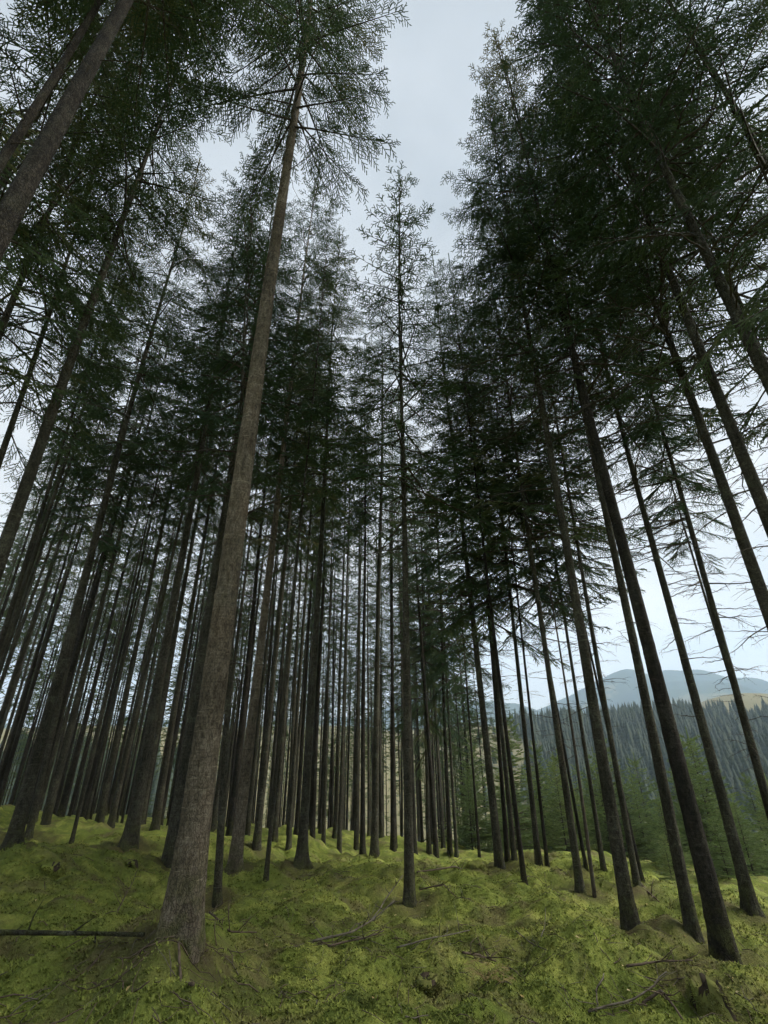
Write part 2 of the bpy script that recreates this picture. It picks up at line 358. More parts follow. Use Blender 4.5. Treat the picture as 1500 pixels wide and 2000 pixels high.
# ------------------------------------------------------------------ the main trees, read off the photograph
# key: base pixel (or None), upper trunk pixel, trunk width in pixels, options, label
TR = [
 dict(b=(349, 1846), u=(570, 250), w=60, row=1600, H=28, cb=12.3, R=4.1, cv='long', m='pale', near=1, flare=1.1, dead=.35,
      l='largest foreground spruce with pale brown bark and wide root flare'),
 dict(b=(328, 1702), u=(447, 950), w=25, row=1500, l='spruce half hidden behind the left edge of the largest foreground trunk'),
 dict(b=(20, 1662), u=(345, 475), w=28, row=1500, top=320, R=2.3, flare=1.1, topm=1, l='stout leaning spruce standing by the left picture edge with its base in view'),
 dict(b=(53, 1643), u=(166, 1150), w=15, row=1500, l='slimmer spruce close beside the stout one at the left edge'),
 dict(b=None, at=(50, 980), u=(245, 410), w=30, row=900, D=.36, l='spruce rising from beyond the left edge at mid height, trunk bare to its dark crown'),
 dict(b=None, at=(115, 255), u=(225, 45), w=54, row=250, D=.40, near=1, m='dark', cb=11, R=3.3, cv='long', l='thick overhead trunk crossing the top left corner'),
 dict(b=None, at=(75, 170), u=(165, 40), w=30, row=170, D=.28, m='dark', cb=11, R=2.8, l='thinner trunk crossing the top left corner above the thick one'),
 dict(b=(137, 1656), u=(180, 1475), w=10, row=1550, l='thin dark spruce stem on the mossy rise between the two stout left trunks'),
 dict(b=(252, 1658), u=(415, 750), w=25, row=1500, flare=1.3, l='sturdy flared spruce left of the largest trunk, on the moss rise'),
 dict(b=(457, 1703), u=(575, 700), w=23, row=1550, m='pale', l='olive barked spruce first clear trunk right of the largest one'),
 dict(b=(423, 1774), u=(442, 1400), w=15, row=1600, D=.16, dead=1, l='dark thin half rotten stem just right of the largest trunk foot'),
 dict(b=(518, 1730), u=(550, 1400), w=8.5, row=1600, D=.14, l='very thin pole-like spruce standing forward on moss left of centre'),
 dict(b=(588, 1697), u=(650, 675), w=17, row=1550, flare=1.9, l='spruce with splayed roots left of centre on a moss mound'),
 dict(b=(500, 1662), u=(560, 1050), w=14, row=1550, l='mid distance spruce directly behind the very thin pole stem, to its left'),
 dict(b=(535, 1645), u=(572, 1200), w=12, row=1550, l='mid distance spruce directly behind the very thin pole stem, to its right'),
 dict(b=(563, 1662), u=(600, 1100), w=9, row=1550, l='slim spruce left of the one with splayed roots'),
 dict(b=(625, 1632), u=(655, 1000), w=7, row=1550, l='slim far spruce right of the one with splayed roots'),
 dict(b=(662, 1666), u=(683, 1000), w=7.5, row=1550, l='slim spruce midway between the splayed roots and the paired centre trunks'),
 dict(b=(708, 1678), u=(712, 1000), w=9.5, row=1550, l='left stem of the paired trunks left of the central spruce'),
 dict(b=(731, 1676), u=(746, 800), w=13.5, row=1550, top=560, l='thicker right stem of the paired trunks left of the central spruce'),
 dict(b=(800, 1772), u=(783, 600), w=17, row=1550, top=345, R=1.9, cv='sparse', cb=7.5, near=1, dead=1,
      l='straight central spruce with thin sparse crown and pointed top'),
 dict(b=(838, 1668), u=(826, 1200), w=7.5, row=1550, cb=4.5, R=2.1, l='slim spruce just right of the central trunk, far back'),
 dict(b=(879, 1671), u=(868, 1400), w=8, row=1550, cb=5.5, R=2.1, l='left of two slim spruces before the shrubs right of centre'),
 dict(b=(892, 1674), u=(882, 1500), w=6, row=1550, cb=7, R=2.1, l='right of two slim spruces before the shrubs right of centre'),
 dict(b=(937, 1682), u=(920, 1450), w=5.5, row=1550, dead=1, cb=6, R=2.1, l='thin lone stem between the slim pair and the right cluster'),
 dict(b=(977, 1702), u=(897, 975), w=16, row=1550, dead=1, cb=6.5, R=2.3, l='leftmost thick trunk of the right cluster, beside the mossy stump'),
 dict(b=(992, 1687), u=(970, 1400), w=9, row=1550, dead=1, cb=5.5, R=1.9, cv='sparse', l='second trunk of the right cluster, tight behind the leftmost'),
 dict(b=(1006, 1689), u=(940, 1025), w=10, row=1550, cb=7, R=1.9, cv='sparse', l='third trunk of the right cluster, between thicker ones'),
 dict(b=(1025, 1732), u=(985, 1400), w=10, row=1550, cb=8, R=2.3, l='slender trunk standing forward of the right cluster on open moss'),
 dict(b=(1053, 1694), u=(990, 1100), w=11.5, row=1550, cb=6.5, R=1.9, cv='sparse', l='stouter trunk with widened foot right of the slender forward one'),
 dict(b=(1070, 1697), u=(1020, 1250), w=7.5, row=1550, dead=1, cb=6, R=2.3, l='thin trunk close right of the one with a widened foot'),
 dict(b=(1135, 1747), u=(1030, 1025), w=15, row=1550, dead=1, cb=7.5, R=1.9, cv='sparse', l='dark spruce with tilted look left of the thin bare pole'),
 dict(b=(1146, 1702), u=(1095, 1425), w=8, row=1550, cb=6, R=1.9, cv='sparse', l='background trunk just behind the thin bare leaning pole'),
 dict(b=(1180, 1704), u=(1070, 1000), w=10, row=1550, dead=1, cb=6.5, R=1.9, cv='sparse', l='slim grey trunk in front of the young green spruces'),
 dict(b=(1234, 1820), u=(1080, 925), w=26, row=1550, near=1, dead=1, l='grey spruce with thick trunk nearest on the right slope, left of the dark pair'),
 dict(b=(1247, 1742), u=(1115, 1000), w=14, row=1550, dead=1, cb=8, R=2.3, l='trunk tucked right behind the thick grey one on the right slope'),
 dict(b=(1256, 1727), u=(1200, 1480), w=8, row=1550, cb=6.5, R=2.3, l='thin trunk right behind the thick grey one, farthest of three'),
 dict(b=(1357, 1840), u=(1175, 950), w=24, row=1550, near=1, dead=1, l='grey trunk overlapped by the darkest foreground trunk on the right'),
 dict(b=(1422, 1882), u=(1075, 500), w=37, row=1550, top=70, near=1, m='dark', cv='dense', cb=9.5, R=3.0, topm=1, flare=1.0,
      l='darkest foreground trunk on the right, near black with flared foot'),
 dict(b=(1472, 1789), u=(1245, 940), w=24, row=1550, near=1, dead=1, flare=1.6, l='mossy flared spruce near the right edge by the meadow gap'),
 dict(b=None, at=(1440, 1400), u=(1345, 1025), w=22, row=1550, D=.32, dead=1, l='lichen grey trunk leaving the frame low at the right edge'),
 dict(b=None, at=(1470, 1475), u=(1420, 1300), w=12, row=1550, D=.24, dead=1, l='thin trunk leaving the frame at the right edge beneath the far hills'),
 dict(b=None, at=(-60, 900), u=(90, 420), w=28, row=900, D=.34, cb=7, R=3.2, l='spruce outside the left edge, its dark crown filling the upper left side'),
 dict(b=None, at=(-30, 1080), u=(90, 620), w=22, row=1080, D=.30, cb=7, R=2.9, l='second spruce outside the left edge with dense crown below the first'),
 dict(b=None, at=(-120, 640), u=(20, 330), w=34, row=640, D=.34, cb=6.5, R=3.5, l='third spruce outside the left edge, boughs darkening the side above mid height'),
 dict(b=None, at=(1600, 560), u=(1480, 300), w=34, row=560, D=.34, cb=7, R=3.2, cv='long', l='spruce outside the right edge, its boughs hanging into the upper right corner'),
 dict(b=None, at=(1590, 1000), u=(1510, 760), w=26, row=1000, D=.32, cb=7.5, R=3.0, dead=1, l='spruce outside the right edge whose boughs reach in at mid height'),
 dict(b=None, at=(1440, 590), u=(1350, 425), w=32, row=550, D=.34, dead=1, l='highest of the trunks cut by the right edge, thick with dark crown'),
 dict(b=None, at=(1440, 875), u=(1260, 410), w=32, row=900, D=.36, dead=1, l='middle of the three dark trunks cut by the upper right edge'),
 dict(b=None, at=(1375, 875), u=(1270, 560), w=25, row=900, D=.33, dead=1, l='lowest of the three dark trunks cut by the upper right edge'),
]
def lean_dir(B, u):
    d = ray(*u); t = (d[:2] @ (B[:2] - CAM[:2])) / (d[:2] @ d[:2])
    q = CAM + d * t - B
    return q / np.linalg.norm(q)
def height_to(B, dirn, py):
    """length along the trunk at which it reaches picture row py"""
    lo, hi = 0.0, 45.0
    for _ in range(40):
        m = (lo + hi) / 2; x, y, z = pix(B + dirn * m)
        if z < 0 or y < py: hi = m
        else: lo = m
    return lo
# hummocks, from where the moss swells
for (px, py, r, h) in ((350, 1880, 1.15, .14), (356, 1935, .45, .10), (690, 1735, .9, .16), (1150, 1850, .62, .15), (1000, 1830, .9, .10), (250, 1930, .8, .10),
                       (330, 1935, .5, .12), (760, 1900, .7, .08), (180, 1640, 1.6, .30), (120, 1720, 1.0, .16), (600, 1665, 1.3, .32),
                       (1390, 1950, .42, .14), (1060, 1705, 1.5, .25), (1230, 1740, 1.3, .22), (560, 1790, .8, .10)):
    P = hit(px, py); BUMPS.append((P[0], P[1], r, h))

def stem_r(D, H, z):
    t = np.clip(z / H, 0, 1)
    return D / 2 * (1.0 - .93 * t ** .9) / (1 - .93 * (1.2 / H) ** .9)
def fit_width(T):
    """stem diameter that gives the trunk its measured width at the measured picture row"""
    s0 = height_to(T['B'], T['dir'], T['row'])
    d = T['dir']; a = np.cross(d, [0, 1.0, 0]); a /= np.linalg.norm(a); b = np.cross(d, a)
    def width(D):
        S, TH = np.meshgrid(np.linspace(-1, 1, 161) * max(.6, s0 * .3) + s0, np.arange(0, 6.283, .17))
        r = stem_r(D, T['H'], S)
        P = T['B'] + S[..., None] * d + r[..., None] * (np.cos(TH)[..., None] * a + np.sin(TH)[..., None] * b) - CAM
        z = P @ CF; x = FPX * (P @ CR) / z; y = 1000 - FPX * (P @ CU) / z
        m = np.abs(y - T['row']) < 6
        return x[m].max() - x[m].min() if m.any() else 0
    lo, hi = .05, .8
    for _ in range(12):
        m = (lo + hi) / 2
        if width(m) < T['w']: lo = m
        else: hi = m
    return lo
for T in TR:
    D0 = T.get('D', .25)
    if T['b']:
        B = hit(*T['b'])
    else:
        xc = (T['at'][0] - 750) / FPX; yc = (1000 - T['at'][1]) / FPX
        zc = FPX * D0 * .8 / T['w'] * .8
        P = CAM + (CF + CR * xc + CU * yc) * zc
        B = np.array([P[0], P[1], float(ground(P[0], P[1], False))])
    T['B'] = B
    T['dir'] = lean_dir(B, T['u'])
    if 'top' in T: T['H'] = height_to(B, T['dir'], T['top'])
    elif 'H' not in T: T['H'] = 25.0
    T['D'] = min(.5, max(.07, fit_width(T)))
    if 'top' not in T and T['H'] == 25.0:
        T['H'] = 16.5 + 30 * min(T['D'], .30) + random.uniform(-1, 1.2); T['D'] = min(.5, max(.07, fit_width(T)))

# ------------------------------------------------------------------ ground sheet
def litter_shade_at(x, y):  # needle litter round trunk feet, contact darkening painted in with it
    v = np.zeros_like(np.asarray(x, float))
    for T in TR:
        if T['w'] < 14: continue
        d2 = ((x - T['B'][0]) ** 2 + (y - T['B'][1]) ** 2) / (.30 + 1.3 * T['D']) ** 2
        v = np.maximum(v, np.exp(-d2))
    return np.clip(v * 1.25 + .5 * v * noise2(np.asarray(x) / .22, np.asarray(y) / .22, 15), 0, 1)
def build_ground():
    az = np.concatenate([np.arange(-56, 56, .26), np.arange(56, 304, 2.2)]); na = len(az); a = np.radians(az)
    rr = [0.4, .8, 1.3, 1.8, 2.3]; r = 2.6
    while r < 34: rr.append(r); r *= 1.0115
    while r < 4400: rr.append(r); r *= 1.03
    rr = np.array(rr); nr = len(rr)
    X = np.sin(a)[None] * rr[:, None]; Y = np.cos(a)[None] * rr[:, None]
    Z = ground(X, Y)
    V = np.stack([X, Y, Z], -1).reshape(-1, 3); V = np.vstack([V, [[0, 0, float(ground(0, 0))]]])
    i = np.arange(nr - 1)[:, None] * na; j = np.arange(na)[None]; j2 = (j + 1) % na
    Q = np.stack([i + j2, i + j, i + na + j, i + na + j2], -1).reshape(-1, 4)
    jj = np.arange(na); T = np.stack([np.full(na, nr * na), jj, (jj + 1) % na], 1)
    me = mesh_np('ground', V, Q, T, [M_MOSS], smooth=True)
    R = np.hypot(V[:, 0], V[:, 1]); AZ = np.degrees(np.arctan2(V[:, 0], V[:, 1]))
    md = sstep(60, 95, R)
    wood = wood_mask(R, AZ)
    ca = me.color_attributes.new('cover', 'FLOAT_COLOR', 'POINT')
    ca.data.foreach_set('color', np.stack([md, wood, litter_shade_at(V[:, 0], V[:, 1]), np.ones_like(md)], 1).astype(np.float32).ravel())
    o = link('ground', me); tag(o, kind='structure')
def wood_mask(R, AZ):
    e = 16.0 + 1.2 * np.sin(R / 40) + 2.2 * np.sin(R / 11.0)
    return sstep(e - 1, e + 1, AZ) * sstep(225, 245, R + 20 * np.sin(AZ * .7)) * (1 - sstep(520, 540, R)) \
         + (1 - sstep(-24, -20, AZ)) * sstep(150, 165, R) * (1 - sstep(330, 360, R))
build_ground()

def build_mountains():
    az = np.radians(np.arange(-70, 70, .35)); rr = np.linspace(1900, 4300, 46)
    A, Rr = np.meshgrid(az, rr)
    X = np.sin(A) * Rr; Y = np.cos(A) * Rr; ad = np.degrees(A)
    prof = (190 + 185 * sstep(12, 27, ad)) + 60 * np.sin(ad / 9.0 + 1.0) + 45 * np.sin(ad / 4.1 + .4) + 18 * np.sin(ad / 1.7)
    ridge = np.sin(np.clip((Rr - 1900) / 2400, 0, 1) * math.pi) ** .9
    Z = -70 + ridge * (prof + 110 * noise2(X / 620, Y / 620, 9) + 40 * noise2(X / 190, Y / 190, 10))
    n = len(az)
    i = np.arange(len(rr) - 1)[:, None] * n; j = np.arange(n - 1)[None]
    Q = np.stack([i + j + 1, i + j, i + n + j, i + n + j + 1], -1).reshape(-1, 4)
    o = link('mountains', mesh_np('mountains', np.stack([X, Y, Z], -1).reshape(-1, 3), Q, None, [M_MOUNT], smooth=True))
    tag(o, kind='structure')
build_mountains()

# ------------------------------------------------------------------ tree pieces
def trunk_mesh(name, D, H, mat, seed, flare=.7, seg=20, dz=.35, sway=.05, rough=.02):
    r = np.random.default_rng(seed)
    z = [-.35]; h = -.35
    while h < 1.2: h += min(dz, .07 if seg > 24 else .13); z.append(h)
    while h < H - .5: h += dz * (1 if h < H * .6 else 2); z.append(h)
    z[-1] = H; z = np.array(z)
    th = np.arange(seg) * 2 * math.pi / seg
    t = np.clip(z / H, 0, 1)
    rad = stem_r(D, H, z)
    ph = r.uniform(0, 6.28, 6)
    lob = .55 + .45 * np.cos(th * 3 + ph[0]) * .8 + .35 * np.cos(th * 5 + ph[1]) + .2 * np.cos(th * 2 + ph[2])
    zp = np.maximum(z, .0)
    skirt = np.exp(-zp / (1.5 * D + .04)); fl = np.exp(-zp / (.42 * D + .03))
    rib = np.clip(lob, .0, 1.6) ** 1.4
    Rm = rad[:, None] * (1 + flare * (.50 * skirt[:, None] * (.75 + .25 * lob)[None] + .40 * fl[:, None] * rib[None]))
    Rm = Rm * (1 + .05 * skirt[:, None] * noise2(np.cos(th)[None] * 6 + 3, np.sin(th)[None] * 6 + z[:, None] * 1.5, seed % 30))
    Rm = Rm * (1 + rough * noise2(th[None] * 1.3 + 9 * np.cos(th)[None], z[:, None] * 2.2, seed % 50) + rough * 1.2 * noise2(np.cos(th)[None] * 5, z[:, None] * 8 + np.sin(th)[None] * 5, seed % 40))
    ax = sway * np.sin(z * .35 + ph[3]) * t * 1.5; ay = sway * np.sin(z * .28 + ph[4]) * t * 1.5
    V = np.stack([ax[:, None] + Rm * np.cos(th)[None], ay[:, None] + Rm * np.sin(th)[None], np.broadcast_to(z[:, None], Rm.shape)], -1).reshape(-1, 3)
    n = len(z); i = np.arange(n - 1)[:, None] * seg; j = np.arange(seg)[None]; j2 = (j + 1) % seg
    Q = np.stack([i + j, i + j2, i + seg + j2, i + seg + j], -1).reshape(-1, 4)
    return mesh_np(name, V, Q, None, [mat], smooth=True)

def crown_mesh(name, H, R, seed, mats, density=1.0, lod=1.0, prof='mature', droop=1.0, sunlit_top=False):
    """live spruce crown from z=0 to H: whorled boughs, side twigs, needle-clad shoots"""
    r = np.random.default_rng(seed); mb = MB()
    z = 0.0; az = 0.0
    SP, SD, SL, SW = [], [], [], []                       # shoots
    SM = []
    while z < H - .15:
        t = z / H
        nb = int(r.integers(5, 8)) if prof == 'young' else int(r.integers(4, 6)) if prof == 'long' else int(r.integers(3, 6))
        for b in range(nb):
            if prof == 'mature' and t < .18 and r.random() < .55 - t * 2: continue
            if prof == 'long' and r.random() < .1: continue
            if lod < 1 and prof == 'mature' and r.random() < .16: continue
            zz = z + r.uniform(-.22, .22)
            az = az + 2.399 + r.uniform(-.5, .5)
            if prof == 'young': L = R * (1 - t) ** .95 * r.uniform(.8, 1.1) + .06
            elif prof == 'sparse': L = R * (1 - t) ** .7 * r.uniform(.6, 1.1) + .12
            else: L = R * min(1, .62 + 2.2 * t) * (1 - t) ** .72 * r.uniform(.62, 1.12) + .12
            el = math.radians(-18 + 58 * t ** 1.1 + r.uniform(-8, 8)) if prof != 'young' else math.radians(5 + 35 * t + r.uniform(-8, 8))
            f = np.array([math.cos(az), math.sin(az), 0]); sd = np.array([-math.sin(az), math.cos(az), 0])
            ns = 7; s = np.linspace(0, 1, ns)
            sag = droop * r.uniform(.10, .26) * (1 - .7 * t)
            bend = r.uniform(-.12, .12)
            def path(s):
                s = np.asarray(s)[..., None]
                return np.array([0, 0, zz]) + f * (s * L * math.cos(el)) + sd * (bend * L * s * s) + np.array([0, 0, 1.0]) * (s * L * math.sin(el) - sag * L * (1.7 * s * s - 1.25 * s ** 3))
            pts = path(s)
            mb.tube(pts, (.007 + .0085 * L) * (1 - .88 * s), 3 if lod < 1 else 4, 0, False)
            gap = .098 / (density * lod)
            n2 = max(3, int(L / gap))
            s2 = np.linspace(.16 if L > .8 else .05, 1.0, n2) ** .92
            P2 = path(s2); tg = path(np.minimum(s2 + .02, 1.02)) - path(s2 - .02); tg /= np.linalg.norm(tg, axis=1)[:, None]
            sg = np.where(np.arange(n2) % 2 == 0, 1.0, -1.0)[:, None]
            down = (.10 + .55 * (1 - t) * r.random((n2, 1))) * droop if prof != 'young' else .1 * r.random((n2, 1))
            D2 = tg * r.uniform(.45, .9, (n2, 1)) + sd * sg * r.uniform(.6, 1.0, (n2, 1)) + np.array([0, 0, -1.0]) * down
            D2 /= np.linalg.norm(D2, axis=1)[:, None]
            L2 = (.10 + .34 * L * np.minimum(1, 1.15 - s2) * np.minimum(1, .4 + s2 * 1.6)) * r.uniform(.55, 1.2, n2)
            L2 = np.minimum(L2, .95)
            if prof != 'young' and t < .75:
                keep = r.random(n2) < np.clip(.35 + 1.5 * s2, 0, 1)     # bare inner bough
                P2, D2, L2, s2 = P2[keep], D2[keep], L2[keep], s2[keep]
            P2 = np.vstack([P2, path([.93])]); D2 = np.vstack([D2, tg[-1:]]); L2 = np.append(L2, .22)
            for q in range(len(P2)):
                l2 = L2[q]; n3 = max(2, int(l2 / (.042 / lod)))
                u = np.linspace(.12, 1.0, n3)
                hang = np.array([0, 0, -1.0]) * (.16 * droop * l2) * (u * u)[:, None]
                p3 = P2[q] + D2[q] * (u * l2)[:, None] + hang
                side = np.cross(D2[q], [0, 0, 1.0]); side /= np.linalg.norm(side) + 1e-6
                sg3 = np.where(np.arange(n3) % 2 == 0, 1.0, -1.0)[:, None]
                d3 = D2[q] * .75 + side * sg3 * r.uniform(.5, .85, (n3, 1)) + r.normal(0, .13, (n3, 3)) + np.array([0, 0, -.18 * droop])
                SP.append(p3); SD.append(d3); SL.append(np.minimum(.26, (.05 + .42 * l2 * (1.05 - u)) * r.uniform(.75, 1.2, n3)) * (1.0 if lod == 1 else 1.15))
                SW.append(np.full(n3, .0125 if lod == 1 else .021)); SM.append(np.full(n3, t))
                # the twig itself, needled
                SP.append(P2[q:q + 1]); SD.append((D2[q] + np.array([0, 0, -.14 * droop]))[None]); SL.append(np.array([l2 * 1.02])); SW.append(np.array([.0105 if lod == 1 else .018])); SM.append(np.array([t]))
        z += r.uniform(.36, .60) * (1.0 if prof != 'young' else .62) / (.6 + .4 * density)
    # leader
    SP.append(np.array([[0, 0, H - .5]])); SD.append(np.array([[0, 0, 1.0]])); SL.append(np.array([.75])); SW.append(np.array([.03])); SM.append(np.array([1.0]))
    P, Dv, L, W, tt = np.vstack(SP), np.vstack(SD), np.concatenate(SL), np.concatenate(SW), np.concatenate(SM)
    if sunlit_top:
        a = tt + r.normal(0, .08, len(tt)) > .60  # upper shoots get the needle colour with sunlight painted in
        mb.blades(P[~a], Dv[~a], L[~a], W[~a], 1); mb.blades(P[a], Dv[a], L[a], W[a], 2)
    else:
        mb.blades(P, Dv, L, W, 1)
    return mb.mesh(name, mats)

def dead_mesh(name, H0, H1, r_at, seed, n=60, length=1.3):
    """bare dead branches and stubs on the stem between H0 and H1"""
    r = np.random.default_rng(seed); mb = MB()
    for i in range(n):
        t = r.random() ** .75; z = H0 + (H1 - H0) * t
        az = r.uniform(0, 6.283); L = length * (.12 + .88 * t) * r.uniform(.15, 1.15) if r.random() < .72 else r.uniform(.05, .16)
        el = math.radians(r.uniform(-22, 16)); f = np.array([math.cos(az), math.sin(az), 0]); sd = np.array([-math.sin(az), math.cos(az), 0])
        R0 = r_at * (1 - .8 * z / 26) * .85
        s = np.linspace(0, 1, 6); bend = r.uniform(-.15, .15); sag = r.uniform(-.05, .3)
        pts = np.array([0, 0, z]) + f * (R0 + s * L * math.cos(el))[:, None] + sd * (bend * L * s * s)[:, None] + np.array([0, 0, 1.0]) * (s * L * math.sin(el) - sag * L * s * s)[:, None]
        mb.tube(pts, (.004 + .0075 * min(L, 1.4)) * (1 - .75 * s), 4, 0, False)
        if L > .35:
            for q in range(int(L * r.uniform(3, 8))):
                u = r.uniform(.25, 1); p = np.array([np.interp(u, s, pts[:, c]) for c in range(3)])
                d = f * r.uniform(.3, .9) + sd * r.choice([-1, 1]) * r.uniform(.4, 1) + np.array([0, 0, r.uniform(-.7, .1)])
                d /= np.linalg.norm(d); l = r.uniform(.12, .42) * min(1, L)
                mb.tube(np.array([p, p + d * l * .5, p + d * l + np.array([0, 0, -.12 * l])]), [.0038, .003, .0018], 3, 0, False)
    return mb.mesh(name, [M_TWIG])

CH = 12.0
CROWNS = {
 'dense': [crown_mesh('crown_dense', CH, 2.6, s, [M_TWIG, M_NEEDLE, M_NEEDLE_SUNLIT], 1.0, 1.0, 'mature') for s in (11, 12, 13)],
 'long': [crown_mesh('crown_long', CH, 3.2, s, [M_TWIG, M_NEEDLE, M_NEEDLE_SUNLIT], .95, 1.0, 'long') for s in (21,)],
 'sparse': [crown_mesh('crown_sparse', CH, 1.9, s, [M_TWIG, M_NEEDLE, M_NEEDLE_SUNLIT], .8, 1.0, 'sparse') for s in (31,)],
 'sunlit': [crown_mesh('crown_sunlit_top', CH, 2.6, s, [M_TWIG, M_NEEDLE, M_NEEDLE_SUNLIT], 1.0, 1.0, 'mature', sunlit_top=True) for s in (41,)],
 'far': [crown_mesh('crown_far', CH, 2.3, s, [M_TWIG, M_NEEDLE, M_NEEDLE_SUNLIT], .9, .55, 'mature') for s in (51, 52, 53)],
 'young': [crown_mesh('crown_young', 5.0, 1.5, s, [M_TWIG, M_NEEDLE_YOUNG], 1.0, .8, 'young', .35) for s in (61, 62)],
}
CR0 = {'dense': 2.6, 'long': 3.2, 'sparse': 1.9, 'sunlit': 2.6, 'far': 2.3, 'young': 1.5}
TRUNKS = [trunk_mesh('trunk_shared', .30, 24, M_BARK if s % 2 else M_BARK_DARK, 70 + s, .8, 14, .8, .06) for s in range(4)]
DEADS = [dead_mesh('dead_branches_shared', 3.0, 11.5, .14, 80 + s, 70, 1.5) for s in range(3)]
def limb_mesh(seed):
    r = np.random.default_rng(seed); mb = MB(); s = np.linspace(0, 1, 8); bend = r.uniform(-.2, .2); sag = r.uniform(-.1, .25)
    pts = np.stack([s, bend * s * s + .02 * r.normal(0, 1, 8) * s, -sag * s * s + .02 * r.normal(0, 1, 8) * s], 1)
    mb.tube(pts, .0125 * (1 - .75 * s), 5, 0, False)
    for q in range(int(r.integers(5, 13))):
        u = r.uniform(.2, 1); p = np.array([np.interp(u, s, pts[:, c]) for c in range(3)])
        d = np.array([r.uniform(.3, .9), r.choice([-1, 1]) * r.uniform(.4, 1), r.uniform(-.6, .15)]); d /= np.linalg.norm(d); l = r.uniform(.1, .38)
        mb.tube(np.array([p, p + d * l * .5, p + d * l + np.array([0, 0, -.12 * l])]), [.0045, .0035, .002], 3, 0, False)
    return mb.mesh('dead_limb', [M_TWIG])
LIMBS = [limb_mesh(300 + s) for s in range(10)]
DEADS_FEW = [dead_mesh('dead_twigs_shared', 2.5, 11.5, .14, 90 + s, 36, .7) for s in range(3)]

def orient(o, dirn, spin):
    q = Vector(dirn).to_track_quat('Z', 'Y')
    o.rotation_mode = 'QUATERNION'
    from mathutils import Quaternion
    o.rotation_quaternion = q @ Quaternion((0, 0, 1), spin)

def spruce(B, dirn, D, H, label, group, i, near=False, mat=None, flare=.8, cv='dense', cb=None, R=None, dead=.5, own=False):
    root = link('spruce_tree', None); root.empty_display_size = .3
    root.location = B; orient(root, dirn, (i * 2.4) % 6.28)
    tag(root, label, 'tree', group)
    if own:
        tr = link('trunk', trunk_mesh('trunk', D, H, mat, 200 + i, flare, 40 if near else 22, .12 if near else .3, .05, .05 if near else .03), root)
    else:
        tr = link('trunk', TRUNKS[i % len(TRUNKS)], root); tr.scale = (D / .30, D / .30, H / 24)
    cb = H * ((.38 if own else .44) + .1 * ((i * 37) % 10) / 10) if cb is None else cb
    R = (1.9 + 3.6 * min(D, .36)) if own else (1.05 + 2.3 * min(D, .36)) if R is None else R
    vs = CROWNS[cv]
    c = link('crown', vs[i % len(vs)], root); c.location = (0, 0, cb)
    k = R / CR0[cv]; c.scale = (k, k, (H - cb + .15) / CH); c.rotation_euler = (0, 0, i * 1.7)
    if own:
        rg = np.random.default_rng(900 + i); n = 58 if dead >= 1 else 22
        for q in range(n):
            t = rg.random() ** .7; z = 1.6 + (cb * 1.08 - 1.6) * t
            L = (.14 + .86 * t) * rg.uniform(.2, 1.15) * (1.9 if dead >= 1 else .75)
            if rg.random() < .25: L = .14
            b = link('dead_branch', LIMBS[int(rg.integers(len(LIMBS)))], tr)
            rz = D / 2 * (1 - .93 * (z / H) ** .9) * .9; a = rg.uniform(0, 6.283)
            b.location = (rz * math.cos(a), rz * math.sin(a), z)
            b.rotation_euler = (0, math.radians(rg.uniform(-16, 20)), a); b.scale = (L, L, L) if L > .5 else (L, max(L, .3), max(L, .3))
        return root
    if dead < .3: return root
    dm = DEADS if dead >= 1 else DEADS_FEW
    d = link('dead_branches', dm[i % 3], root); tag(d, kind='stuff')
    d.scale = (max(.75, D / .30), max(.75, D / .30), cb * 1.06 / 11.5); d.rotation_euler = (0, 0, i * 2.9)
    return root

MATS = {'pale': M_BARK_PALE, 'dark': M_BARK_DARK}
POS = []
for i, T in enumerate(TR):
    cv = T.get('cv', 'dense')
    if T.get('topm'): cv = 'sunlit'
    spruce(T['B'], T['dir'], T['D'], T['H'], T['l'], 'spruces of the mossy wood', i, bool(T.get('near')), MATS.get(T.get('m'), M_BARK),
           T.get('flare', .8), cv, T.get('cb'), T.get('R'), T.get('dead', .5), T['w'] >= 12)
    POS.append((T['B'][0], T['B'][1]))

# ------------------------------------------------------------------ the crowded stand behind
def in_wood(x, y):
    px, py, z = pix((x, y, float(ground_base(x, y)) + 1.0))
    if z < 5 or y < 11: return None
    if px < -140 or px > 870: return None
    if px > 560 and y < 19: return None
    if px > 440 and y < 14: return None
    return px
r2 = np.random.default_rng(101)
cand = []
tries = 0
fill = []
while len(fill) < 250 and tries < 40000:
    tries += 1
    rr = 11 + 44 * r2.random() ** .6; a = math.radians(r2.uniform(-46, 12))
    x, y = rr * math.sin(a), rr * math.cos(a)
    px = in_wood(x, y)
    if px is None: continue
    if any((x - p) ** 2 + (y - q) ** 2 < (1.15 + .008 * rr) ** 2 for p, q in POS): continue
    POS.append((x, y)); fill.append((x, y, px, rr))
edge = []
for q, (px, dist, h) in enumerate(((822, 34, 19), (846, 40, 20), (860, 31, 17), (885, 44, 20), (905, 37, 18), (918, 50, 21), (946, 42, 17), (962, 54, 20), (868, 56, 21), (1000, 47, 15))):
    d = ray(px, 1560); P = d * (dist / math.hypot(d[0], d[1])); POS.append((P[0], P[1]))
    spruce(np.array([P[0], P[1], float(ground(P[0], P[1], False))]), (0, 0, 1), .15, h, 'green spruce with low hanging boughs in the middle distance right of the central trunk',
           'low boughed spruces right of the centre', 60 + q, cv='far', cb=3.2 + (q * 7 % 5) * .7, R=1.9, dead=0)
LBL = {'l': 'crowded dark spruce trunk deep in the left of the stand, one of many alike',
       'm': 'crowded thin spruce trunk far back between the largest trunk and the central spruce'}
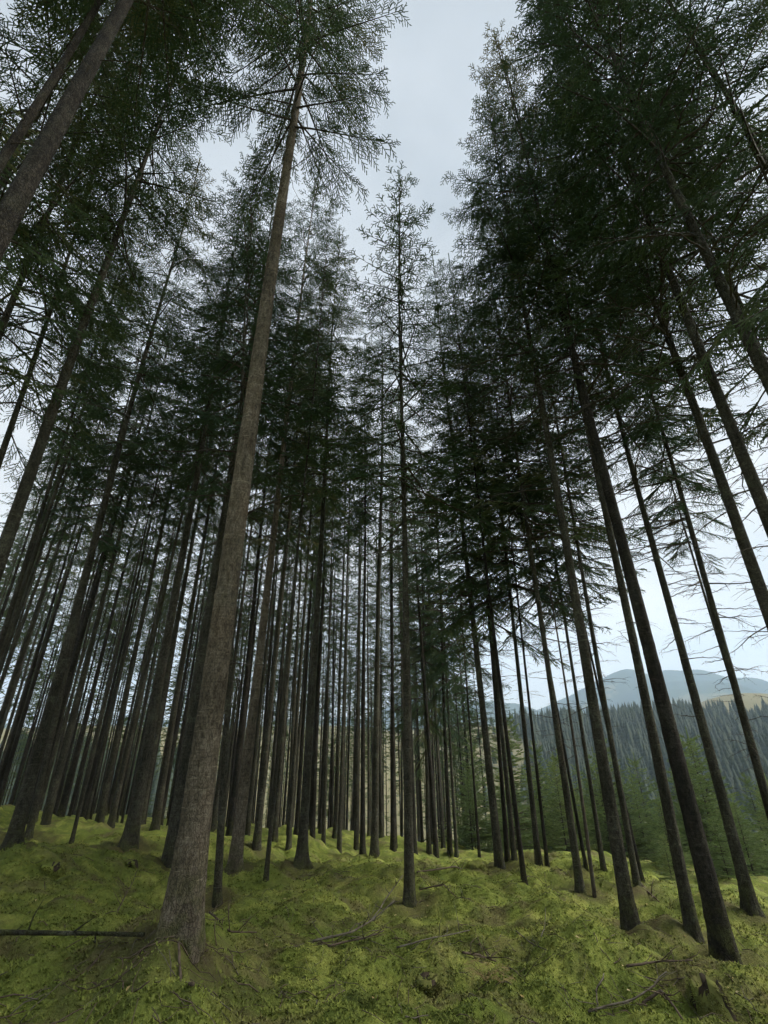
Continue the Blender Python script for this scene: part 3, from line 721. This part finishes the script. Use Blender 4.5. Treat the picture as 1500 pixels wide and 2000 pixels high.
for j, (x, y, px, rr) in enumerate(fill):
    B = np.array([x, y, float(ground(x, y, False))])
    D = float(np.clip(r2.normal(.17, .035), .10, .26)); H = float(17.0 + 26 * D + r2.uniform(-1.5, 1.5))
    dv = np.array([r2.normal(0, .012), r2.normal(0, .012), 1.0])
    key = 'l' if px < 390 else 'm'
    spruce(B, dv / np.linalg.norm(dv), D, H, LBL[key], 'crowded background spruces', 100 + j, cv='far' if rr > 22 else 'dense', dead=.5 if rr < 30 else 0)

def far_stand():
    r = np.random.default_rng(77); mb = MB(); n = 0; mine = list(POS)
    while n < 260:
        rr = math.sqrt(r.uniform(46 ** 2, 88 ** 2)); a = math.radians(r.uniform(-46, 9.5)); x, y = rr * math.sin(a), rr * math.cos(a)
        if any((x - p) ** 2 + (y - q) ** 2 < 2.2 for p, q in mine): continue
        mine.append((x, y)); n += 1
        z = float(ground(x, y, False)); H = r.uniform(19, 24); D = r.uniform(.12, .22); cb = H * r.uniform(.36, .58)
        mb.tube(np.array([[x, y, z - .3], [x, y, z + H * .5], [x, y, z + H]]), [D / 2, D / 3, .02], 6, 0)
        m = 170; t = r.random(m) ** 1.1; az = r.uniform(0, 6.283, m); L = 1.6 * (1 - t) ** .8 * r.uniform(.4, 1.1, m) + .2
        f = np.stack([np.cos(az), np.sin(az), -.35 + .9 * t + r.normal(0, .15, m)], 1)
        st = r.uniform(.1, .7, m)[:, None]
        mb.blades(np.array([x, y, z + cb]) + np.stack([0 * t, 0 * t, t * (H - cb)], 1) + f * L[:, None] * st, f + r.normal(0, .3, (m, 3)), L * .5 + .15, .055, 1)
    o = link('far_stand', mb.mesh('far_stand', [M_BARK_DARK, M_NEEDLE]))
    tag(o, 'farthest massed spruce stems and crowns behind the crowded trunks', 'trees', kind='stuff')
far_stand()

# ------------------------------------------------------------------ young spruces on the bright edge
YS = [(1340, 1490, 26, 6.8, 'tallest bright young spruce beyond the right trunks, bushy to the ground'),
      (1285, 1560, 22, 5.0, 'dark green young spruce between the thick grey trunk and the darkest trunk'),
      (1430, 1560, 24, 5.2, 'bushy young spruce behind the mossy flared trunk'),
      (1490, 1530, 27, 5.8, 'young spruce at the far right edge below the hills'),
      (1215, 1530, 29, 6.0, 'young spruce seen between the slim grey trunk and the thick grey one'),
      (1120, 1545, 33, 6.0, 'young spruce behind the thin bare pole'),
      (1165, 1600, 31, 4.5, 'low young spruce just right of the thin bare pole'),
      (1035, 1580, 34, 5.2, 'young spruce behind the slender forward trunk of the right cluster'),
      (1085, 1590, 36, 5.0, 'young spruce filling the gap right of the widened foot trunk'),
      (905, 1590, 37, 4.6, 'young spruce bush left of the thin lone stem'),
      (955, 1600, 40, 4.8, 'young spruce bush behind the thin lone stem'),
      (865, 1600, 36, 4.2, 'young spruce bush behind the slim pair right of centre'),
      (1390, 1590, 21, 3.6, 'small young spruce right of the darkest trunk'),
      (1300, 1660, 19, 1.7, 'tiny pale spruce sapling at the foot of the bright edge')]
_pole = trunk_mesh('trunk_young', .09, 5.0, M_BARK, 150, .3, 8, .4, .02)
def young(B, h, i, label, group, wide=1.25):
    root = link('young_spruce', None); root.location = B; root.rotation_euler = (0, 0, i * 1.3)
    tag(root, label, 'tree', group)
    t = link('trunk', _pole, root); s = h / 5.0; t.scale = (s, s, s * .98)
    c = link('crown', CROWNS['young'][i % 2], root); c.scale = (s * wide, s * wide, s)
    return root
for i, (px, py, dist, h, lb) in enumerate(YS):
    d = ray(px, py); P = CAM + d * (dist / math.hypot(d[0], d[1]))
    B = np.array([P[0], P[1], float(ground(P[0], P[1], False))])
    h = max(1.2, P[2] - B[2])
    young(B, h, i, lb, 'young spruces on the bright edge', 1.55)
j = 0
for tr in range(400):
    if j >= 60: break
    px = r2.uniform(850, 1560); dist = 27 + 33 * r2.random() ** 1.2
    d = ray(px, 1560); P = CAM + d * (dist / math.hypot(d[0], d[1]))
    if any((P[0] - p) ** 2 + (P[1] - q) ** 2 < 1.8 ** 2 for p, q in POS): continue
    POS.append((P[0], P[1]))
    B = np.array([P[0], P[1], float(ground(P[0], P[1], False))])
    young(B, r2.uniform(3.2, 6.4), 20 + j, 'young spruce packed in the far thicket on the right beneath the meadow', 'thicket of young spruces'); j += 1

# ------------------------------------------------------------------ far wood on the hillside: one mass
def far_wood():
    r = np.random.default_rng(5); mb = MB(); n = 0
    Rr = np.sqrt(r.uniform(100 ** 2, 540 ** 2, 26000)); A = r.uniform(-52, 50, 26000)
    m = r.random(26000) < np.maximum(wood_mask(Rr, A) * .9, .05 * (A > 6) * (Rr > 170)); Rr, A = Rr[m], A[m]
    o = np.r_[np.nonzero(A > 12)[0][:3600], np.nonzero(A <= 12)[0][:900]]; Rr, A = Rr[o], np.radians(A[o])
    X = np.sin(A) * Rr; Y = np.cos(A) * Rr; Z = ground(X, Y, False)
    k = 7; tiers = 6
    for x, y, z in zip(X, Y, Z):
        h = r.uniform(5, 17); w = h * r.uniform(.13, .19); ph = r.uniform(0, 6.28)
        V = []; T = []
        for q in range(tiers):
            z0 = h * (.10 + .80 * q / tiers); z1 = min(h, z0 + h * .30); ww = w * (1 - q / tiers) ** .85 * r.uniform(.85, 1.15) + .12
            th = ph + q * .5 + np.arange(2 * k) * math.pi / k
            rad = ww * np.where(np.arange(2 * k) % 2 == 0, r.uniform(.85, 1.2, 2 * k), .55)
            b = len(V)
            V += [(x + a * math.cos(t), y + a * math.sin(t), z + z0 - .1 * a * (a > ww * .7)) for a, t in zip(rad, th)]
            V.append((x, y, z + z1))
            T += [(b + i, b + (i + 1) % (2 * k), b + 2 * k) for i in range(2 * k)]
        mb.add(V, None, T, 0)
    o = link('far_spruce_wood', mb.mesh('far_spruce_wood', [M_NEEDLE_FAR]))
    tag(o, 'hazy dark spruce wood covering the far hillside', 'wood', kind='stuff')
far_wood()

# ------------------------------------------------------------------ moss sprigs, uncountable
def moss():
    r = np.random.default_rng(9); N = 135000
    lr = r.uniform(math.log(2.8), math.log(17), N); R = np.exp(lr); a = np.radians(r.uniform(-52, 52, N))
    x = R * np.sin(a); y = R * np.cos(a)
    keep = (noise2(x / .5, y / .5, 12) > -.45) & (r.random(N) > litter_shade_at(x, y) * .9); x, y, R = x[keep], y[keep], R[keep]
    z = ground(x, y) - .004
    n = len(x); mb = MB()
    P = np.stack([x, y, z], 1)
    for q in range(3):
        D = np.stack([r.normal(0, .75, n), r.normal(0, .75, n), r.uniform(.35, 1.1, n)], 1)
        L = r.uniform(.014, .038, n) * (.8 + .045 * R); W = r.uniform(.0035, .008, n) * (.8 + .07 * R)
        mb.blades(P + r.normal(0, .008, (n, 3)) * np.array([1, 1, .2]), D, L, W, 0, cross=False)
    o = link('moss', mb.mesh('moss', [M_TUFT])); tag(o, 'soft yellow green feather moss carpeting the forest floor', 'moss', kind='stuff')
moss()

# ------------------------------------------------------------------ things lying on the floor
def on(px, py, up=0.0):
    P = hit(px, py); P = np.array([P[0], P[1], float(ground(P[0], P[1])) + up]); return P
def limb(pts, r0, r1, seed, twigs=0, k=7, mat=M_STICK, wob=.02, stub=0, tl=(.1, .4)):
    """one fallen branch through given points with side twigs"""
    r = np.random.default_rng(seed); pts = np.asarray(pts, float)
    s = np.linspace(0, 1, len(pts)); u = np.linspace(0, 1, max(8, len(pts) * 5))
    p = np.stack([np.interp(u, s, pts[:, c]) for c in range(3)], 1)
    p += np.cumsum(r.normal(0, wob * .3, p.shape), 0) * np.array([1, 1, .35]) * np.sin(u * math.pi)[:, None]
    mb = MB(); mb.tube(p, (r0 + (r1 - r0) * u) * (1 + .08 * r.normal(0, 1, len(u))), k, 0)
    for q in range(twigs):
        i = r.integers(1, len(p) - 2); d = p[i + 1] - p[i]; d /= np.linalg.norm(d)
        e = d * r.uniform(.2, .9) + r.normal(0, .6, 3); e[2] = abs(e[2]) * .8 + .05; e /= np.linalg.norm(e)
        l = r.uniform(*tl)
        mb.tube(np.array([p[i], p[i] + e * l * .5 + r.normal(0, .02, 3), p[i] + e * l]), np.array([.45, .32, .12]) * r0, 5, 0)
    return mb.mesh('branch', [mat], True)
def floor_limb(name, pix_pts, r0, r1, seed, label, up=.02, **kw):
    P = [on(x, y, up + (z if z else 0)) for x, y, z in pix_pts]
    o = link(name, limb(P, r0, r1, seed, **kw)); tag(o, label, 'branch' if name != 'fallen_log' else 'log', 'fallen wood on the moss'); return o
floor_limb('fallen_log', [(-120, 1852, .0), (275, 1862, .01)], .018, .014, 1, 'thin mossy fallen trunk lying level left of the largest spruce', .05, twigs=9, k=10, mat=M_BARK, wob=.012, tl=(.08, .3))
floor_limb('fallen_branch', [(700, 1838, 0), (745, 1798, .06), (788, 1765, .30)], .012, .007, 2, 'pale stick leaning against the foot of the central spruce', twigs=5)
floor_limb('fallen_branch', [(610, 1866, 0), (680, 1848, .03), (735, 1822, .10), (772, 1800, .16)], .013, .006, 3, 'grey branch with twigs low left of the central spruce', twigs=9, mat=M_STICK)
floor_limb('fallen_branch', [(640, 1872, 0), (700, 1852, .05), (750, 1838, .03)], .010, .005, 4, 'brown branch under the grey one left of the central spruce', twigs=8, mat=M_STICKB)
floor_limb('fallen_branch', [(775, 1866, 0), (850, 1868, .02), (920, 1852, .03)], .009, .005, 5, 'pale straight stick below the central spruce on moss', twigs=3)
floor_limb('fallen_branch', [(905, 1882, 0), (940, 1890, .03), (970, 1892, 0)], .012, .007, 6, 'dark brown bark pieces heap right of the pale straight stick', twigs=8, mat=M_STICKB)
floor_limb('fallen_branch', [(1150, 1985, 0), (1230, 1982, .03), (1290, 1960, .05), (1312, 1947, .09)], .010, .006, 7, 'pale forked stick at the bottom right before the rotten stump', twigs=4)
floor_limb('fallen_branch', [(1170, 1978, 0), (1168, 1955, .04), (1185, 1935, .05)], .008, .005, 8, 'short curved twig left of the pale forked stick', twigs=1)
floor_limb('fallen_branch', [(342, 1892, .02), (350, 1940, .02), (368, 1995, .02)], .009, .012, 9, 'thin olive stick running down the moss below the largest trunk', mat=M_STICKB)
floor_limb('fallen_branch', [(405, 1812, 0), (450, 1840, .03), (500, 1838, .02)], .012, .006, 10, 'reddish brown branch right of the largest trunk foot', twigs=8, mat=M_STICKB)
floor_limb('fallen_branch', [(820, 1752, 0), (870, 1748, .04), (893, 1765, .02)], .012, .006, 11, 'dark dead branch right of the central spruce foot', twigs=6, mat=M_STICKB)
floor_limb('fallen_branch', [(815, 1708, 0), (890, 1706, .05), (905, 1702, .02)], .018, .010, 12, 'dark stick lying between the central spruce and the mossy stump', twigs=5, mat=M_STICKB)
floor_limb('fallen_branch', [(225, 1800, 0), (240, 1770, .12), (258, 1745, .22)], .007, .003, 13, 'bare upright twig spray left of the largest trunk', twigs=12, mat=M_STICKB)
floor_limb('fallen_branch', [(1010, 1835, 0), (1045, 1862, .02), (1075, 1880, .02)], .007, .005, 14, 'thin twig lying left of the dark green hummock', twigs=3, mat=M_STICK)
floor_limb('fallen_branch', [(1062, 1865, 0), (1068, 1845, .1), (1072, 1830, .2)], .005, .003, 15, 'tiny upright twig on the dark green hummock', twigs=1, mat=M_STICK)
floor_limb('fallen_branch', [(1225, 1895, 0), (1300, 1908, .02), (1360, 1905, .02)], .011, .006, 16, 'brown stick in litter below the darkest trunk', twigs=7, mat=M_STICKB)
floor_limb('fallen_branch', [(1250, 1735, .02), (1275, 1758, .05), (1290, 1770, 0)], .022, .008, 17, 'crooked root-like branch right of the thick grey trunk foot', twigs=4, mat=M_STICKB)
floor_limb('fallen_branch', [(1260, 1985, 0), (1300, 1990, .03), (1340, 2010, 0)], .014, .009, 18, 'rotten brown stick at the bottom edge right of the forked stick', twigs=4, mat=M_STICKB)
# thin bare pole leaning among the right trunks
Bp = on(1162, 1756); dv = lean_dir(Bp, (1117, 1450)); pm = MB()
u = np.linspace(0, 1, 14); pm.tube(Bp + dv * (u * 6.2 - .15)[:, None] + np.array([1, .3, 0]) * (.05 * np.sin(u * 3))[:, None], .035 * (1 - .7 * u) + .004, 8, 0)
for q in range(12):
    p = Bp + dv * random.uniform(1.2, 5.8); e = np.array([random.uniform(-1, 1), random.uniform(-1, 1), random.uniform(-.3, .3)]); e /= np.linalg.norm(e)
    pm.tube(np.array([p, p + e * .15, p + e * .32]), [.006, .004, .002], 4, 0)
tag(link('bare_pole', pm.mesh('bare_pole', [M_TWIG], True)), 'thin dark dead pole without needles standing before the young spruces', 'pole')

def stump(px, py, r, h, seed, label, mossy=.6):
    P = on(px, py, -.03); rg = np.random.default_rng(seed)
    root = link('tree_stump', None); root.location = P; tag(root, label, 'stump', 'old stumps')
    n = 26; th = np.arange(n) * 2 * math.pi / n; zs = np.linspace(0, 1, 9)
    jag = .78 + .3 * noise2(np.cos(th) * 1.6, np.sin(th) * 1.6, seed) + .06 * rg.random(n)
    V = []
    for s in zs:
        rad = r * (1.35 - .45 * s ** .6 + .35 * math.exp(-s * 5) * np.cos(th * 4 + seed)) * (1 + .025 * rg.normal(0, 1, n))
        V.append(np.stack([rad * np.cos(th), rad * np.sin(th), h * s * jag - .08], 1))
    for rr_, zz in ((.72, .78), (.4, .45), (.05, .35)):
        V.append(np.stack([r * rr_ * np.cos(th), r * rr_ * np.sin(th), h * zz * (jag * .6 + .35)], 1))
    V = np.array(V); m = len(V); i = np.arange(m - 1)[:, None] * n; j = np.arange(n)[None]; j2 = (j + 1) % n
    Q = np.stack([i + j, i + j2, i + n + j2, i + n + j], -1).reshape(-1, 4)
    mi = (noise2(np.cos(th)[None] * 1.3 + np.arange(m - 1)[:, None] * .12, np.sin(th)[None] * 1.3, seed + 7) > .32 - mossy * .6).ravel().astype(int)
    link('stem', mesh_np('stump_stem', V.reshape(-1, 3), Q, None, [M_ROT, M_TUFT], mi, None, True), root)
    mb = MB(); nn = 3000; a = rg.uniform(0, 6.283, nn); s = rg.random(nn) ** 1.2
    rad = r * (1.36 - .42 * s ** .6); p = np.stack([rad * np.cos(a), rad * np.sin(a), h * s * .85 - .05], 1)
    keep = noise2(np.cos(a) * 2 + s * 2, np.sin(a) * 2 + s, seed + 3) > .35 - mossy; p = p[keep]; a = a[keep]
    D = np.stack([np.cos(a), np.sin(a), rg.uniform(-.2, 1, len(a))], 1) + rg.normal(0, .4, (len(a), 3))
    mb.blades(p, D, rg.uniform(.015, .035, len(a)), rg.uniform(.004, .008, len(a)), 0, False)
    tag(link('moss_cover', mb.mesh('stump_moss', [M_TUFT]), root), kind='stuff')
stump(1392, 1982, .15, .34, 3, 'rotten dark stump in the bottom right corner, moss on its side', .5)
stump(932, 1702, .22, .2, 5, 'mossy broken stump beside the right cluster of trunks', .75)
stump(257, 1697, .10, .13, 6, 'small dark stump on the moss left of the largest trunk', .2)
stump(95, 1708, .16, .16, 7, 'low overgrown stump on the moss at far left', .7)
stump(1102, 1712, .14, .18, 8, 'little stump among moss right of the slender forward trunk', .5)
stump(835, 1925, .13, .08, 9, 'flat rotted stump low in the foreground right of centre', .9)

def litter():
    rg = np.random.default_rng(44); mb = MB()
    hubs = [(470, 1840), (700, 1850), (940, 1890), (1290, 1905), (1330, 1985), (250, 1960), (330, 1870), (860, 1750), (1010, 1720), (610, 1720), (80, 1990), (1180, 1960), (640, 1960)]
    pts = [h_ + rg.normal(0, .38, 3) for h_ in [hit(x, y) for x, y in hubs] for q in range(30)]
    for q in range(420):
        a = math.radians(rg.uniform(-42, 42)); rr = rg.uniform(3.6, 13); pts.append((rr * math.sin(a), rr * math.cos(a)))
    for P in pts:
        a = rg.uniform(0, 6.283); L = rg.uniform(.06, .34); u = np.linspace(-.5, .5, 4)
        x = P[0] + np.cos(a) * L * u + rg.normal(0, .008, 4); y = P[1] + np.sin(a) * L * u + rg.normal(0, .008, 4)
        z = ground(x, y) + .014 + rg.uniform(0, .035) * (u + .5)
        mb.tube(np.stack([x, y, z], 1), rg.uniform(.0018, .0055) * np.array([1, .9, .75, .5]), 4, int(rg.random() < .3))
    tag(link('twig_litter', mb.mesh('twig_litter', [M_STICKB, M_STICK])), 'fine dead twigs strewn over the moss', 'litter', kind='stuff')
litter()

def fern(px, py, seed, label, n=11, size=.26):
    P = on(px, py); rg = np.random.default_rng(seed); root = link('dry_fern', None); root.location = P
    tag(root, label, 'fern', 'dry fern tufts')
    for q in range(n):
        mb = MB(); az = q * 2.4 + rg.uniform(-.4, .4); L = size * rg.uniform(.6, 1.2)
        f = np.array([math.cos(az), math.sin(az), 0]); sd = np.array([-f[1], f[0], 0]); u = np.linspace(0, 1, 12)
        p = f * (u * L)[:, None] + np.array([0, 0, 1.0]) * (L * (1.5 * u - 1.15 * u * u))[:, None]
        mb.tube(p, .003 * (1 - .7 * u), 3, 0, False)
        for s in (-1, 1):
            mb.blades(p[2:], sd * s + f * .35 + rg.normal(0, .12, (10, 3)), .30 * L * np.sin(u[2:] * 2.6 + .4), .006, 0, False)
        link('frond', mb.mesh('frond', [M_FERN]), root)
fern(950, 1948, 1, 'withered tan fern tuft in the lower middle foreground', 8, .20)
fern(985, 1955, 2, 'smaller withered fern right beside the tan tuft', 5, .15)
def leaf_mesh():
    bm = bmesh.new()
    vs = [bm.verts.new(c) for c in ((0, 0, 0), (.012, .012, .006), (.014, .03, .009), (0, .05, .004), (-.014, .03, .009), (-.012, .012, .006), (0, .026, 0))]
    for a, b in ((0, 1), (1, 2), (2, 3), (3, 4), (4, 5), (5, 0)): bm.faces.new((vs[a], vs[b], vs[6]))
    me = bpy.data.meshes.new('fallen_leaf'); bm.to_mesh(me); bm.free(); me.materials.append(M_LEAF); return me
lm = leaf_mesh()
for q in range(60):
    P = on(random.uniform(40, 1460), 1720 + 270 * random.random() ** 1.1, .022)
    o = link('fallen_leaf', lm); o.location = P; o.rotation_euler = (random.uniform(-.4, .4), random.uniform(-.4, .4), random.uniform(0, 6.28))
    s = random.uniform(.6, 1.2); o.scale = (s, s, s)
    tag(o, 'tiny pale fallen leaf lying on the green moss', 'leaf', 'fallen leaves on the moss')

# ------------------------------------------------------------------ the air
def haze():
    me = bpy.data.meshes.new('haze'); bm = bmesh.new(); bmesh.ops.create_cube(bm, size=1.0); bm.to_mesh(me); bm.free()
    m = bpy.data.materials.new('haze'); m.use_nodes = True; t = m.node_tree; t.nodes.clear()
    o = t.nodes.new('ShaderNodeOutputMaterial'); v = t.nodes.new('ShaderNodeVolumePrincipled')
    v.inputs['Color'].default_value = (0.60, 0.78, 1.0, 1); v.inputs['Density'].default_value = 0.00027; v.inputs['Anisotropy'].default_value = 0.1
    t.links.new(v.outputs[0], o.inputs['Volume']); me.materials.append(m)
    h = link('haze', me); h.scale = (9200, 9200, 900); h.location = (0, 0, 900 / 2 - 100); tag(h, kind='stuff')
    h['label'] = 'pale blue air that veils the far hills'
haze()
